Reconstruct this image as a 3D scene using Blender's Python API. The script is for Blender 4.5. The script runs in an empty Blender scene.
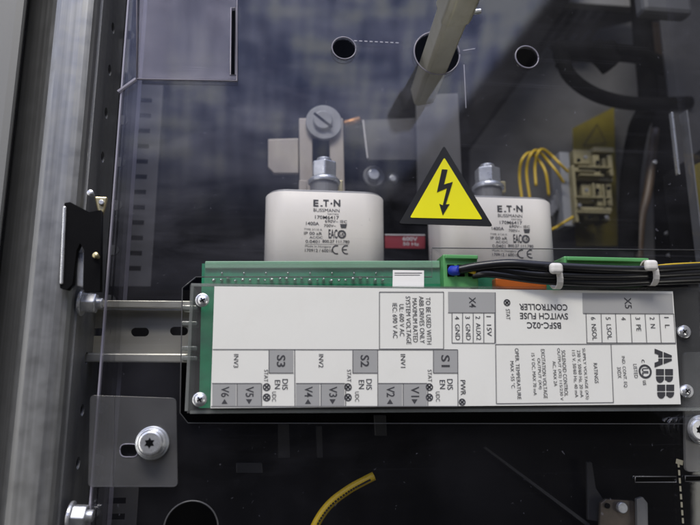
import bpy, bmesh, math, random
from mathutils import Vector, Matrix
random.seed(7)
sc = bpy.context.scene
COL = sc.collection
# ---------------------------------------------------------------- camera
FPX, D0 = 630.0, 0.38
YAW, PITCH, ROLL = map(math.radians, (6.6, 11.55, -0.15))
def cam_axes():
    cy, sy, cp, sp = math.cos(YAW), math.sin(YAW), math.cos(PITCH), math.sin(PITCH)
    f = Vector((sy*cp, cy*cp, sp)); r = Vector((cy, -sy, 0)); u = r.cross(f)
    c, s = math.cos(ROLL), math.sin(ROLL)
    return (c*r + s*u), (-s*r + c*u), f
CR, CU, CF = cam_axes()
CAM = Vector((0, -D0, 0))
cd = bpy.data.cameras.new('camera'); cam = bpy.data.objects.new('camera', cd); COL.objects.link(cam)
m = Matrix((CR, CU, -CF)).transposed().to_4x4(); m.translation = CAM; cam.matrix_world = m
cd.sensor_width = 36; cd.lens = 36*FPX/700; cd.clip_start = .01; cd.clip_end = 50
cd.dof.use_dof = True; cd.dof.focus_distance = .40; cd.dof.aperture_fstop = 5
sc.camera = cam
# ---------------------------------------------------------------- world and lamps
w = bpy.data.worlds.new('World'); sc.world = w; w.use_nodes = True
nt = w.node_tree; nt.nodes.clear()
out = nt.nodes.new('ShaderNodeOutputWorld'); bg = nt.nodes.new('ShaderNodeBackground')
tc = nt.nodes.new('ShaderNodeTexCoord')
def WN(t, **k):
    q = nt.nodes.new(t)
    for a, b in k.items(): setattr(q, a, b)
    return q
def wmath(op, a, b=None):
    q = WN('ShaderNodeMath', operation=op)
    for i, x in enumerate((a, b)):
        if x is None: continue
        if isinstance(x, (int, float)): q.inputs[i].default_value = x
        else: nt.links.new(x, q.inputs[i])
    return q.outputs[0]
def wdot(n):
    q = WN('ShaderNodeVectorMath', operation='DOT_PRODUCT'); nt.links.new(tc.outputs['Generated'], q.inputs[0]); q.inputs[1].default_value = n; return q.outputs['Value']
def wstep(x, lo, hi):
    q = WN('ShaderNodeMapRange', interpolation_type='SMOOTHSTEP'); nt.links.new(x, q.inputs[0]); q.inputs[1].default_value = lo; q.inputs[2].default_value = hi; return q.outputs[0]
def wnoise(scale, rot=(0, 0, 0)):
    mp = WN('ShaderNodeMapping'); mp.inputs['Scale'].default_value = scale; mp.inputs['Rotation'].default_value = rot; nt.links.new(tc.outputs['Generated'], mp.inputs[0])
    q = WN('ShaderNodeTexNoise'); q.inputs['Scale'].default_value = 1; q.inputs['Detail'].default_value = 5; nt.links.new(mp.outputs[0], q.inputs['Vector']); return wstep(q.outputs['Fac'], .3, .7)
# streaked bluish patch painted into the dim world, shaped for the sheet's reflection
def mirror_plane(p, q):
    a, b = [CF*FPX + CR*(u-350) - CU*(v-262.5) for u, v in (p, q)]; a.y *= -1; b.y *= -1
    n = a.cross(b).normalized(); return n
n1 = mirror_plane((548, 0), (458, 112)); t_ = CF*FPX + CR*(300-350) - CU*(60-262.5); t_.y *= -1
if n1.dot(t_) < 0: n1 = -n1
m_side = wstep(wdot(n1), -.006, .012)
m_up = wstep(wdot((0, 0, 1)), .22, .50)
st1 = wnoise((120, 8, 8), (0, .26, 0)); st2 = wnoise((8, 8, 60), (0, -.10, 0)); st3 = wnoise((9, 9, 16), (0, .2, 0))
stk = wmath('ADD', wmath('MULTIPLY', st1, .42), wmath('ADD', wmath('MULTIPLY', wmath('MULTIPLY', st2, st3), .62), wmath('MULTIPLY', st3, .12)))
wr = WN('ShaderNodeValToRGB'); nt.links.new(stk, wr.inputs[0])
wr.color_ramp.elements[0].position = .20; wr.color_ramp.elements[0].color = (.15, .19, .42, 1)
wr.color_ramp.elements[1].position = .68; wr.color_ramp.elements[1].color = (.86, .90, 1.0, 1)
e_ = wr.color_ramp.elements.new(.42); e_.color = (.40, .46, .78, 1)
wsc = WN('ShaderNodeVectorMath', operation='SCALE'); nt.links.new(wr.outputs[0], wsc.inputs[0]); wsc.inputs['Scale'].default_value = 2.15
patch_f = wmath('MULTIPLY', m_side, m_up)
mxw = WN('ShaderNodeMix', data_type='RGBA'); nt.links.new(patch_f, mxw.inputs[0])
rp = WN('ShaderNodeValToRGB'); sep = WN('ShaderNodeSeparateXYZ'); nt.links.new(tc.outputs['Generated'], sep.inputs[0]); nt.links.new(sep.outputs['Z'], rp.inputs[0])
rp.color_ramp.elements[0].position = .0; rp.color_ramp.elements[0].color = (.012, .012, .013, 1)
rp.color_ramp.elements[1].position = .6; rp.color_ramp.elements[1].color = (.07, .07, .07, 1)
nt.links.new(rp.outputs[0], mxw.inputs[6]); nt.links.new(wsc.outputs[0], mxw.inputs[7])
nt.links.new(mxw.outputs[2], bg.inputs['Color']); bg.inputs['Strength'].default_value = 1.0
nt.links.new(bg.outputs[0], out.inputs[0])
def area(name, loc, target, sx, sy, power, col=(1, 1, 1)):
    l = bpy.data.lights.new(name, 'AREA'); l.shape = 'RECTANGLE'; l.size = sx; l.size_y = sy; l.energy = power; l.color = col
    o = bpy.data.objects.new(name, l); COL.objects.link(o); o.location = loc
    o.rotation_euler = (Vector(target)-Vector(loc)).to_track_quat('-Z', 'Y').to_euler(); return o
area('ceiling_lamp', (-.25, -1.1, 1.75), (0.05, 0, 0), 1.3, .35, 39, (1, .945, .83))
area('side_softbox', (-1.5, -.9, .35), (-.1, 0, 0), .3, 1.2, 5, (1, .98, .95))  # unseen softbox added so the metals have something to reflect
area('low_left_fill', (-1.0, -.8, -.45), (0, 0, .05), .5, .5, 2.0, (1, .97, .9))  # added fill standing in for room bounce, lights the shaft's left face
area('low_right_fill', (1.05, -.75, -.30), (0, 0, .05), .5, .5, 1.9, (1, .97, .9))  # added fill for the shaft's right face and undersides, no source there
sc.view_settings.view_transform = 'Standard'; sc.view_settings.look = 'None'
sc.view_settings.exposure = 0; sc.view_settings.gamma = 1
sc.render.engine = 'CYCLES'
sc.cycles.transparent_max_bounces = 24; sc.cycles.max_bounces = 8

# ---------------------------------------------------------------- helpers
def U(u, v, y):                       # photograph pixel -> point on the cabinet plane at depth y
    d = CF*FPX + CR*(u-350) - CU*(v-262.5)
    return CAM + d*((y+D0)/d.y)
def link(name, me, mat, parent=None, kind=None):
    o = bpy.data.objects.new(name, me); COL.objects.link(o)
    for mm in (mat if isinstance(mat, (list, tuple)) else [mat]):
        if mm: me.materials.append(mm)
    if parent is not None:
        o.parent = parent
        base = parent; loc = Vector(base.location)
        while base.parent: base = base.parent; loc = loc + Vector(base.location)
        me.transform(Matrix.Translation(-loc))
    if kind: o['kind'] = kind
    return o
def thing(name, label, cat, loc=(0, 0, 0), group=None):
    o = bpy.data.objects.new(name, None); COL.objects.link(o); o.location = loc; o.empty_display_size = .01
    tag(o, label, cat, group); return o
def tag(o, label, cat, group=None):
    o['label'] = label; o['category'] = cat
    if group: o['group'] = group
    return o
def bm_obj(name, bm, mat, parent=None, kind=None, smooth=False, bevel=0, seg=2):
    bmesh.ops.recalc_face_normals(bm, faces=bm.faces)
    me = bpy.data.meshes.new(name); bm.to_mesh(me); bm.free()
    if smooth:
        for p in me.polygons: p.use_smooth = True
    o = link(name, me, mat, parent, kind)
    if bevel: add_bevel(o, bevel, seg)
    return o
def add_bevel(o, wd, seg=2):
    b = o.modifiers.new('bevel', 'BEVEL'); b.width = wd; b.segments = seg; b.limit_method = 'ANGLE'; b.angle_limit = math.radians(35)
    b.harden_normals = False
    for p in o.data.polygons: p.use_smooth = True
    o.data.shade_auto = True if hasattr(o.data, 'shade_auto') else None
    return o
def add_bevel(o, wd, seg=2):
    b = o.modifiers.new('bevel', 'BEVEL'); b.width = wd; b.segments = seg; b.limit_method = 'ANGLE'; b.angle_limit = math.radians(35)
    return o
def bmbox(bm, a, b):
    r = bmesh.ops.create_cube(bm, size=1)
    c = [(a[i]+b[i])/2 for i in range(3)]; s = [abs(b[i]-a[i]) for i in range(3)]
    for vv in r['verts']: vv.co = Vector([vv.co[i]*s[i]+c[i] for i in range(3)])
def pxbox(bm, u0, v0, u1, v1, yf, yb, yref=None):
    yr = yf if yref is None else yref
    a, b, c, d = U(u0, v0, yr), U(u1, v0, yr), U(u1, v1, yr), U(u0, v1, yr)
    bmbox(bm, ((a.x+d.x)/2, yf, (c.z+d.z)/2), ((b.x+c.x)/2, yb, (a.z+b.z)/2))
def box(name, u0, v0, u1, v1, yf, yb, mat, parent=None, bevel=.0006, kind=None):
    bm = bmesh.new(); pxbox(bm, u0, v0, u1, v1, yf, yb); return bm_obj(name, bm, mat, parent, kind, bevel=bevel)
def bmcyl(bm, c, axis, r, h, n=32, r2=None):   # centred cylinder / cone
    q = Vector((0, 0, 1)).rotation_difference(Vector(axis).normalized()).to_matrix().to_4x4()
    bmesh.ops.create_cone(bm, cap_ends=True, segments=n, radius1=r, radius2=r if r2 is None else r2, depth=h, matrix=Matrix.Translation(c) @ q)
def prism(name, loops, yf, th, mat, parent=None, kind=None, px=True, bevel=0, edge_mat=None):
    """outline (and holes) at depth yf, with real thickness th going back"""
    cu = bpy.data.curves.new(name, 'CURVE'); cu.dimensions = '2D'; cu.fill_mode = 'BOTH'; cu.extrude = th/2
    for lp in loops:
        pts = [((p := U(a, b, yf)).x, p.z) for a, b in lp] if px else lp
        s = cu.splines.new('POLY'); s.points.add(len(pts)-1)
        for i, p in enumerate(pts): s.points[i].co = (p[0], p[1], 0, 1)
        s.use_cyclic_u = True
    t = bpy.data.objects.new('t', cu)
    me = bpy.data.meshes.new_from_object(t); bpy.data.objects.remove(t); bpy.data.curves.remove(cu)
    me.transform(Matrix(((1, 0, 0, 0), (0, 0, -1, yf+th/2), (0, 1, 0, 0), (0, 0, 0, 1))))
    bm = bmesh.new(); bm.from_mesh(me); bmesh.ops.remove_doubles(bm, verts=bm.verts, dist=1e-6)
    bmesh.ops.recalc_face_normals(bm, faces=bm.faces)
    if edge_mat:
        for f in bm.faces: f.material_index = 1 if abs(f.normal.y) < .5 else 0
    bm.to_mesh(me); bm.free(); me.name = name; me.materials.clear()
    o = link(name, me, [mat, edge_mat] if edge_mat else mat, parent, kind)
    if bevel: add_bevel(o, bevel)
    return o
def circ(u, v, r, y, n=40):           # true circle in the plane, given in pixels (centre, radius along x)
    c = U(u, v, y); R = abs(U(u+r, v, y).x-U(u-r, v, y).x)/2
    return [(c.x+R*math.cos(2*math.pi*i/n), c.z+R*math.sin(2*math.pi*i/n)) for i in range(n)]
def pxl(pts, y): return [((p := U(a, b, y)).x, p.z) for a, b in pts]
def catmull(P, n=8):
    P = [Vector(p) for p in P]; Q = [2*P[0]-P[1]] + P + [2*P[-1]-P[-2]]; o = []
    for i in range(1, len(Q)-2):
        for k in range(n):
            t = k/n; a, b, c, d = Q[i-1:i+3]
            o.append(.5*((2*b)+(c-a)*t+(2*a-5*b+4*c-d)*t*t+(3*b-a-3*c+d)*t**3))
    o.append(P[-1]); return o
def bmtube(bm, pts, r, n=14, sm=8):
    P = catmull(pts, sm) if sm else [Vector(p) for p in pts]
    rings = []; up = Vector((.13, .2, .97)).normalized()
    for i, p in enumerate(P):
        t = (P[min(i+1, len(P)-1)]-P[max(i-1, 0)]).normalized()
        a = t.cross(up).normalized(); b = a.cross(t).normalized(); up = b
        rr = r(i/(len(P)-1)) if callable(r) else r
        rings.append([bm.verts.new(p+rr*(a*math.cos(2*math.pi*k/n)+b*math.sin(2*math.pi*k/n))) for k in range(n)])
    for A, B in zip(rings, rings[1:]):
        for k in range(n): bm.faces.new((A[k], A[(k+1) % n], B[(k+1) % n], B[k]))
    bm.faces.new(rings[0][::-1]); bm.faces.new(rings[-1])
def tube(name, pxpts, r, mat, parent=None, n=14):
    bm = bmesh.new(); bmtube(bm, [U(*p) for p in pxpts], r, n); return bm_obj(name, bm, mat, parent, smooth=True)

# ---- lettering
_tc = {}
def glyphs(s, bold):
    k = (s, bold)
    if k not in _tc:
        cu = bpy.data.curves.new('t', 'FONT'); cu.body = s; cu.size = 1; cu.offset = bold; cu.resolution_u = 3
        t = bpy.data.objects.new('t', cu); me = bpy.data.meshes.new_from_object(t)
        bpy.data.objects.remove(t); bpy.data.curves.remove(cu)
        vs = [(q.co.x, q.co.y) for q in me.vertices]; fs = [tuple(p.vertices) for p in me.polygons]
        bpy.data.meshes.remove(me)
        x0, x1 = min(a for a, b in vs), max(a for a, b in vs); y0, y1 = min(b for a, b in vs), max(b for a, b in vs)
        _tc[k] = ([((a-(x0+x1)/2)/(x1-x0), (b-(y0+y1)/2)/(y1-y0)) for a, b in vs], fs)
    return _tc[k]
def put_text(bm, s, u, v, length, height, rot, y, bold=.012):
    """s centred on the plane point at pixel (u,v); length/height in pixels; rot degrees counter-clockwise as seen"""
    vs, fs = glyphs(s, bold); c = U(u, v, y); k = math.radians(rot); du, dv = math.cos(k), -math.sin(k)
    L = (U(u+du*length/2, v+dv*length/2, y)-U(u-du*length/2, v-dv*length/2, y)).length
    H = (U(u+dv*height/2, v-du*height/2, y)-U(u-dv*height/2, v+du*height/2, y)).length
    dx, dz = math.cos(k), math.sin(k)
    V = [bm.verts.new((c.x+a*L*dx-b*H*dz, y, c.z+a*L*dz+b*H*dx)) for a, b in vs]
    for f in fs:
        try: bm.faces.new([V[i] for i in f])
        except ValueError: pass
def flat(bm, pts, y):
    bm.faces.new([bm.verts.new(U(a, b, y)) for a, b in pts])
def line(bm, u0, v0, u1, v1, y, wd=.7):
    a, b = U(u0, v0, y), U(u1, v1, y); n = Vector((-(b-a).z, 0, (b-a).x)).normalized()*wd*.0003
    bm.faces.new([bm.verts.new(p) for p in (a+n, a-n, b-n, b+n)])
def ring(bm, u, v, r, wd, y, n=24, sub=0):
    c = U(u, v, y); R = r*.00061; W = wd*.0003
    o = [bm.verts.new((c.x+(R+W)*math.cos(6.28318*i/n), y, c.z+(R+W)*math.sin(6.28318*i/n))) for i in range(n)]
    q = [bm.verts.new((c.x+(R-W)*math.cos(6.28318*i/n), y, c.z+(R-W)*math.sin(6.28318*i/n))) for i in range(n)]
    for i in range(n): bm.faces.new((o[i], o[(i+1) % n], q[(i+1) % n], q[i]))
def print_obj(name, bm, mat, parent):   # printing: keep winding, faces look towards the viewer
    me = bpy.data.meshes.new(name)
    for f in bm.faces:
        f.normal_update()
        if f.normal.y > 0: f.normal_flip()
    bm.to_mesh(me); bm.free(); return link(name, me, mat, parent)

# ---------------------------------------------------------------- materials
def mat(name, col, rough=.5, metal=0, spec=.5, var=.0, vscale=(60, 60, 60), bump=0, bscale=None, alpha=None, rvar=0, coat=0, dirt=0, dcol=(.1, .09, .08)):
    M = bpy.data.materials.new(name); M.use_nodes = True; n = M.node_tree; b = n.nodes['Principled BSDF']; L = n.links.new
    b.inputs['Base Color'].default_value = (*col, 1); b.inputs['Roughness'].default_value = rough
    b.inputs['Metallic'].default_value = metal; b.inputs['Specular IOR Level'].default_value = spec; b.inputs['Coat Weight'].default_value = coat
    tcn = n.nodes.new('ShaderNodeTexCoord')
    def noise(scale, det=6, r=.6):
        mp = n.nodes.new('ShaderNodeMapping'); mp.inputs['Scale'].default_value = scale; L(tcn.outputs['Object'], mp.inputs[0])
        t = n.nodes.new('ShaderNodeTexNoise'); t.inputs['Scale'].default_value = 1; t.inputs['Detail'].default_value = det; t.inputs['Roughness'].default_value = r
        L(mp.outputs[0], t.inputs['Vector']); return t.outputs['Fac']
    src = None
    if var:
        f = noise(vscale); mr = n.nodes.new('ShaderNodeMapRange'); L(f, mr.inputs[0])
        mr.inputs[1].default_value = .25; mr.inputs[2].default_value = .75; mr.inputs[3].default_value = 1-var; mr.inputs[4].default_value = 1+var
        mx = n.nodes.new('ShaderNodeVectorMath'); mx.operation = 'SCALE'; mx.inputs[0].default_value = col; L(mr.outputs[0], mx.inputs['Scale'])
        src = mx.outputs[0]; L(src, b.inputs['Base Color'])
    if dirt:
        f = noise((45, 45, 45), 9, .7); cr = n.nodes.new('ShaderNodeMapRange'); L(f, cr.inputs[0])
        cr.inputs[1].default_value = .5; cr.inputs[2].default_value = .72; cr.inputs[4].default_value = dirt
        mx = n.nodes.new('ShaderNodeMix'); mx.data_type = 'RGBA'; L(cr.outputs[0], mx.inputs[0])
        if src: L(src, mx.inputs[6])
        else: mx.inputs[6].default_value = (*col, 1)
        mx.inputs[7].default_value = (*dcol, 1); L(mx.outputs[2], b.inputs['Base Color'])
    if rvar:
        f = noise((90, 90, 90), 5); mr = n.nodes.new('ShaderNodeMapRange'); L(f, mr.inputs[0])
        mr.inputs[1].default_value = .3; mr.inputs[2].default_value = .7; mr.inputs[3].default_value = max(.02, rough-rvar); mr.inputs[4].default_value = rough+rvar
        L(mr.outputs[0], b.inputs['Roughness'])
    if bump:
        f = noise(bscale or (400, 400, 400), 4); bp = n.nodes.new('ShaderNodeBump'); bp.inputs['Strength'].default_value = bump; bp.inputs['Distance'].default_value = .0004
        L(f, bp.inputs['Height']); L(bp.outputs[0], b.inputs['Normal'])
    return M
def clear(name, dust_haze=.05, dcol=(.55, .55, .6), tint=(.94, .94, .95), refl=.04, rough=.06, dmin=.01, scratch=.0, smear=(12, 12, 5), height=False):
    """see-through plastic: transparent + surface reflection + film of dust, wipe marks and painted haze"""
    M = bpy.data.materials.new(name); M.use_nodes = True; n = M.node_tree; n.nodes.clear(); L = n.links.new; N = n.nodes.new
    o = N('ShaderNodeOutputMaterial'); tr = N('ShaderNodeBsdfTransparent'); tr.inputs[0].default_value = (*tint, 1)
    gl = N('ShaderNodeBsdfGlossy'); gl.inputs['Roughness'].default_value = rough; df = N('ShaderNodeBsdfDiffuse'); df.inputs[0].default_value = (*dcol, 1)
    g = N('ShaderNodeNewGeometry'); dt = N('ShaderNodeVectorMath'); dt.operation = 'DOT_PRODUCT'; L(g.outputs['Incoming'], dt.inputs[0]); L(g.outputs['Normal'], dt.inputs[1])
    def M2(op, a, b=None):
        q = N('ShaderNodeMath'); q.operation = op
        for i, x in enumerate((a, b)):
            if x is None: continue
            if isinstance(x, (int, float)): q.inputs[i].default_value = x
            else: L(x, q.inputs[i])
        return q.outputs[0]
    c = M2('ABSOLUTE', dt.outputs['Value']); fr = M2('ADD', M2('MULTIPLY', M2('POWER', M2('SUBTRACT', 1, c), 5), .9), refl)
    tcn = N('ShaderNodeTexCoord')
    def noise(scale, rotv=(0, 0, 0), det=6, r=.6, lo=.4, hi=.7):
        mp = N('ShaderNodeMapping'); mp.inputs['Scale'].default_value = scale; mp.inputs['Rotation'].default_value = rotv; L(tcn.outputs['Object'], mp.inputs[0])
        t = N('ShaderNodeTexNoise'); t.inputs['Scale'].default_value = 1; t.inputs['Detail'].default_value = det; t.inputs['Roughness'].default_value = r
        t.inputs['Distortion'].default_value = .6
        L(mp.outputs[0], t.inputs['Vector']); mr = N('ShaderNodeMapRange'); L(t.outputs['Fac'], mr.inputs[0]); mr.inputs[1].default_value = lo; mr.inputs[2].default_value = hi
        return mr.outputs[0]
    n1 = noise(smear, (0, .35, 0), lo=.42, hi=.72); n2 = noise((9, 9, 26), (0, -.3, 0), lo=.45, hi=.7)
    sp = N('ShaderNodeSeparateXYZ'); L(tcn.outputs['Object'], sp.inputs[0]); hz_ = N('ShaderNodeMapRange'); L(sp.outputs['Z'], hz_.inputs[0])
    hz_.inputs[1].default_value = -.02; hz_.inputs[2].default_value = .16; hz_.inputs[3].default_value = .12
    d = M2('ADD', M2('MULTIPLY', n1, dust_haze*.45), M2('MULTIPLY', n2, dust_haze*.55))
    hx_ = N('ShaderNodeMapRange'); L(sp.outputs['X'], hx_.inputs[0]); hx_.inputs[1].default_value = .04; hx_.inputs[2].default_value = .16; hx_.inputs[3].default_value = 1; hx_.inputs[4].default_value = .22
    if height: d = M2('MULTIPLY', M2('MULTIPLY', d, hz_.outputs[0]), hx_.outputs[0])  # reflected haze painted with the dust, fading low and to the right
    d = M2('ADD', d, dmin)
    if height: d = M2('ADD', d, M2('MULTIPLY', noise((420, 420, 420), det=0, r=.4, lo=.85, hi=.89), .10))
    if scratch:
        for rv, sc_ in (((0, .4, 0), (9, 9, 1500)), ((0, -.9, 0), (7, 7, 1300)), ((0, 1.45, 0), (6, 6, 1400))):
            s = noise(sc_, rv, det=1, lo=.70, hi=.76); d = M2('ADD', d, M2('MULTIPLY', M2('MULTIPLY', s, scratch), hz_.outputs[0] if height else 1.0))
    m1 = N('ShaderNodeMixShader'); L(d, m1.inputs[0]); L(tr.outputs[0], m1.inputs[1]); L(df.outputs[0], m1.inputs[2])
    m2 = N('ShaderNodeMixShader'); L(fr, m2.inputs[0]); L(m1.outputs[0], m2.inputs[1]); L(gl.outputs[0], m2.inputs[2]); L(m2.outputs[0], o.inputs[0])
    return M
GALV = mat('galvanised_steel', (.25, .252, .25), .40, .7, var=.30, vscale=(330, 330, 4), rvar=.1, dirt=.10, dcol=(.16, .16, .16))
GALVD = mat('dull_steel', (.22, .225, .23), .55, .6, var=.2, vscale=(120, 120, 5), rvar=.1)
PAINT = mat('grey_paint', (.185, .187, .183), .5, 0, var=.06, vscale=(30, 30, 3), bump=.1)
DARKSTEEL = mat('dark_steel', (.20, .202, .205), .45, .3, var=.25, vscale=(60, 60, 10), rvar=.12)
BLACKST = mat('black_painted_steel', (.0045, .0045, .005), .5, 0, spec=.06, var=.2, bump=.1)
CHROME = mat('zinc_screw', (.70, .71, .73), .28, .72, var=.15, vscale=(500, 500, 500), rvar=.08)
ZINC = mat('zinc_nut', (.55, .57, .60), .32, .7, var=.15, vscale=(300, 300, 300), rvar=.1)
YZINC = mat('yellow_zinc', (.55, .48, .28), .35, .8, var=.2)
OLIVE = mat('aged_shaft', (.60, .58, .48), .36, .55, var=.10, vscale=(90, 25, 90), rvar=.08, dirt=.25, dcol=(.26, .24, .16))
DINM = mat('din_rail_steel', (.50, .49, .43), .38, .55, var=.14, vscale=(9, 200, 200), rvar=.1)
CERAM = mat('fuse_ceramic', (.90, .86, .79), .38, 0, var=.03, vscale=(25, 25, 25), bump=.08)
ENDP = mat('fuse_end_plate', (.42, .42, .42), .4, .4, var=.1)
TAN = mat('tinned_copper', (.36, .325, .285), .5, .25, var=.14, vscale=(90, 90, 30), dirt=.4, dcol=(.28, .23, .18))
INK = mat('black_ink', (.035, .035, .04), .55); INKS = mat('grey_ink', (.045, .045, .05), .6); INKF = mat('fuse_ink', (.07, .07, .075), .6)
PLATE = mat('label_film', (.74, .735, .69), .40, 0, var=.03, vscale=(14, 14, 14), bump=.04, rvar=.12, dirt=.14, dcol=(.55, .53, .47))
GREY = mat('grey_print', (.34, .34, .335), .42, var=.04, vscale=(14, 14, 14)); LINEM = mat('line_ink', (.13, .13, .135), .5)
STICK = mat('fuse_sticker', (.84, .825, .80), .34)
PCB = mat('circuit_board', (.03, .28, .14), .35, 0, var=.25, vscale=(90, 90, 160), dirt=.5, dcol=(.07, .38, .22))
GREEN = mat('green_plastic', (.10, .33, .11), .4, 0, var=.08); LGREEN = mat('pale_green_plastic', (.24, .46, .30), .4, 0, var=.06)
SOLDER = mat('solder', (.7, .75, .72), .25, .8)
ORANGE = mat('orange_plastic', (.42, .10, .015), .4, 0, var=.1)
YEL = mat('sign_yellow', (.93, .86, .004), .4, 0, var=.02, vscale=(40, 40, 40)); BLK = mat('sign_black', (.008, .008, .008), .45)
CABLE = mat('black_cable', (.012, .012, .013), .28, 0, bump=.1, bscale=(300, 300, 300))
MATBLK = mat('matte_black', (.005, .005, .005), .8, 0, spec=.0)
TIE = mat('white_nylon', (.66, .64, .60), .4); BLUE = mat('blue_sleeve', (.01, .03, .35), .4)
WYEL = mat('yellow_wire', (.50, .34, .012), .4, var=.1); WGRN = mat('green_wire', (.05, .25, .02), .4)
BROWN = mat('brown_wire', (.075, .05, .03), .5, var=.3, vscale=(40, 40, 20))
CREAM = mat('cream_plastic', (.23, .205, .11), .5, var=.1); RED = mat('red_label', (.28, .025, .04), .5); WHITE = mat('white_print', (.6, .58, .58), .5)
BLUEP = mat('blue_grey_sheet', (.0035, .004, .006), .8, 0, spec=.0, var=.38, vscale=(30, 30, 5), dirt=.6, dcol=(.006, .007, .010))  # kept near black, inner shade of the cabinet put into the colour
DKPAN = mat('dark_panel', (.005, .005, .0055), .8, 0, spec=.0, var=.3, vscale=(18, 18, 18), rvar=.05)  # near-black colour holds the shade of the cabinet interior
MIDPAN = mat('grey_reflection', (.085, .085, .087), .7, 0, spec=.1, var=.35, vscale=(14, 14, 20), rvar=.1)
ACR = clear('scuffed_acrylic', dust_haze=.10, dmin=.002, scratch=.025, height=True, dcol=(.5, .5, .6), tint=(.955, .955, .96), refl=.038, rough=.02)
ACRF = clear('flange_acrylic', dust_haze=.0, dmin=.008, dcol=(.5, .5, .55), tint=(.93, .93, .94), refl=.03)
ACRK = clear('hazy_acrylic', dust_haze=.30, dmin=.07, scratch=.10, dcol=(.55, .53, .62), tint=(.93, .92, .94), refl=.04)
RIM2 = mat('dim_lit_edge', (.07, .07, .073), .3); DASH = mat('dash_film', (.22, .205, .15), .5)  # dimmer painted edge light for the lower hole and the cutouts
RIM = mat('lit_rim', (.24, .23, .28), .25)  # pale colour stands in for light caught by the hole edges
ACRE = clear('lit_acrylic_edge', dust_haze=.1, dmin=.55, dcol=(.55, .53, .62), tint=(.7, .7, .74), refl=.10, rough=.2)  # pale film paints the light caught along the sheet's edges
POLY = clear('clear_case', dust_haze=.05, dmin=.03, dcol=(.6, .6, .6), tint=(.95, .96, .955), refl=.05)
POLYE = clear('case_edge', dust_haze=.1, dmin=.22, dcol=(.6, .62, .6), tint=(.75, .78, .76), refl=.12, rough=.15)
TABM = clear('grey_bracket', dust_haze=.15, dmin=.15, dcol=(.25, .25, .255), tint=(.80, .80, .81), refl=.05, rough=.25)  # grey film stands in for the reflection on the clear bracket
YCOV = mat('dark_yellow', (.13, .105, .004), .5, 0, var=.15)

# ---------------------------------------------------------------- cabinet back (setting)
bm = bmesh.new(); bmbox(bm, (-1.2, .24, -1.0), (1.4, .25, 1.0)); bm_obj('cabinet_back', bm, DKPAN, kind='structure')
prism('back_sheet', [[(148, -60), (590, -60), (452, 122), (452, 262), (430, 300), (150, 300)]], .15, .003, BLUEP, kind='structure')
prism('reflection_sheet', [[(470, 150), (552, 40), (640, 20), (650, 60), (655, 275), (470, 275)]], .19, .003, MIDPAN, kind='structure')  # added sheet, its grey stands in for a reflection on the clear cover
prism('mounting_plate', [[(116, 290), (760, 290), (790, 640), (60, 640)]], .065, .003, BLACKST, kind='structure')

# ---------------------------------------------------------------- left frame of the cabinet
def vprofile(name, prof, th, matl, parent=None, z0=-.55, z1=.45, smooth=True):
    P = [Vector((U(u, 250, y).x, y)) for u, y in prof]
    bm = bmesh.new(); A = []; B = []
    nrm = []
    for i, p in enumerate(P):
        t = (P[min(i+1, len(P)-1)]-P[max(i-1, 0)]).normalized(); nrm.append(Vector((-t.y, t.x)))
    lo = [[bm.verts.new((p.x+n.x*o, p.y+n.y*o, z)) for p, n in zip(P, nrm)] for o in (0, th) for z in (z0, z1)]
    a, b, c, d = lo
    for i in range(len(P)-1):
        bm.faces.new((a[i], a[i+1], b[i+1], b[i])); bm.faces.new((c[i+1], c[i], d[i], d[i+1]))
        bm.faces.new((a[i], c[i], c[i+1], a[i+1])); bm.faces.new((b[i], b[i+1], d[i+1], d[i]))
    bm.faces.new((a[0], b[0], d[0], c[0])); bm.faces.new((a[-1], c[-1], d[-1], b[-1]))
    o = bm_obj(name, bm, matl, parent)
    return o
post = thing('cabinet_post', 'brushed galvanised steel cabinet post with perforated side at left edge of picture', 'post')
vprofile('front_profile', [(1, .016), (3, .013), (20, .006), (25, .003), (28, -.003), (32, -.0075), (37, -.009), (60, -.0098), (66, -.009), (72, -.0078), (76, -.0055), (79, -.002), (80.5, .003)], .0015, GALV, post)
# perforated side wall (faces right) with real holes: outline drawn in the Y-Z plane
XS = U(80.5, 250, .001).x
def side_plate(name, X, y0, y1, z0, z1, holes, th, matl, parent):
    cu = bpy.data.curves.new('c', 'CURVE'); cu.dimensions = '2D'; cu.fill_mode = 'BOTH'; cu.extrude = th/2
    loops = [[(y0, z0), (y1, z0), (y1, z1), (y0, z1)]]
    for (y, z, r) in holes: loops.append([(y+r*math.cos(2*math.pi*i/20), z+r*math.sin(2*math.pi*i/20)) for i in range(20)])
    for pts in loops:
        s = cu.splines.new('POLY'); s.points.add(len(pts)-1)
        for i, p in enumerate(pts): s.points[i].co = (p[0], p[1], 0, 1)
        s.use_cyclic_u = True
    t = bpy.data.objects.new('t', cu); me = bpy.data.meshes.new_from_object(t); bpy.data.objects.remove(t); bpy.data.curves.remove(cu)
    me.transform(Matrix(((0, 0, 1, X), (1, 0, 0, 0), (0, 1, 0, 0), (0, 0, 0, 1))))
    me.materials.clear(); return link(name, me, matl, parent)
def find_z(X, y, v):                    # height at which the upright line (X, y) crosses image row v
    lo, hi = -1.0, 1.0
    for _ in range(40):
        mz = (lo+hi)/2; q = Vector((X, y, mz))-CAM; vv = 262.5-FPX*q.dot(CU)/q.dot(CF)
        if vv > v: lo = mz
        else: hi = mz
    return lo
hz = [find_z(XS, .028, v) for v in (-14, 28, 70, 113, 157, 201, 247, 300, 358, 410, 463, 516)]
side_plate('side_wall', XS, .002, .056, -.55, .45, [(.028, z, .0037) for z in hz], .0015, DARKSTEEL, post)
X2 = XS; X3 = U(131, 40, .057).x
rl = [[(X2+.001, -.55), (X3, -.55), (X3, .45), (X2+.001, .45)]]
cx = (X2+X3)/2+.001
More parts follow.
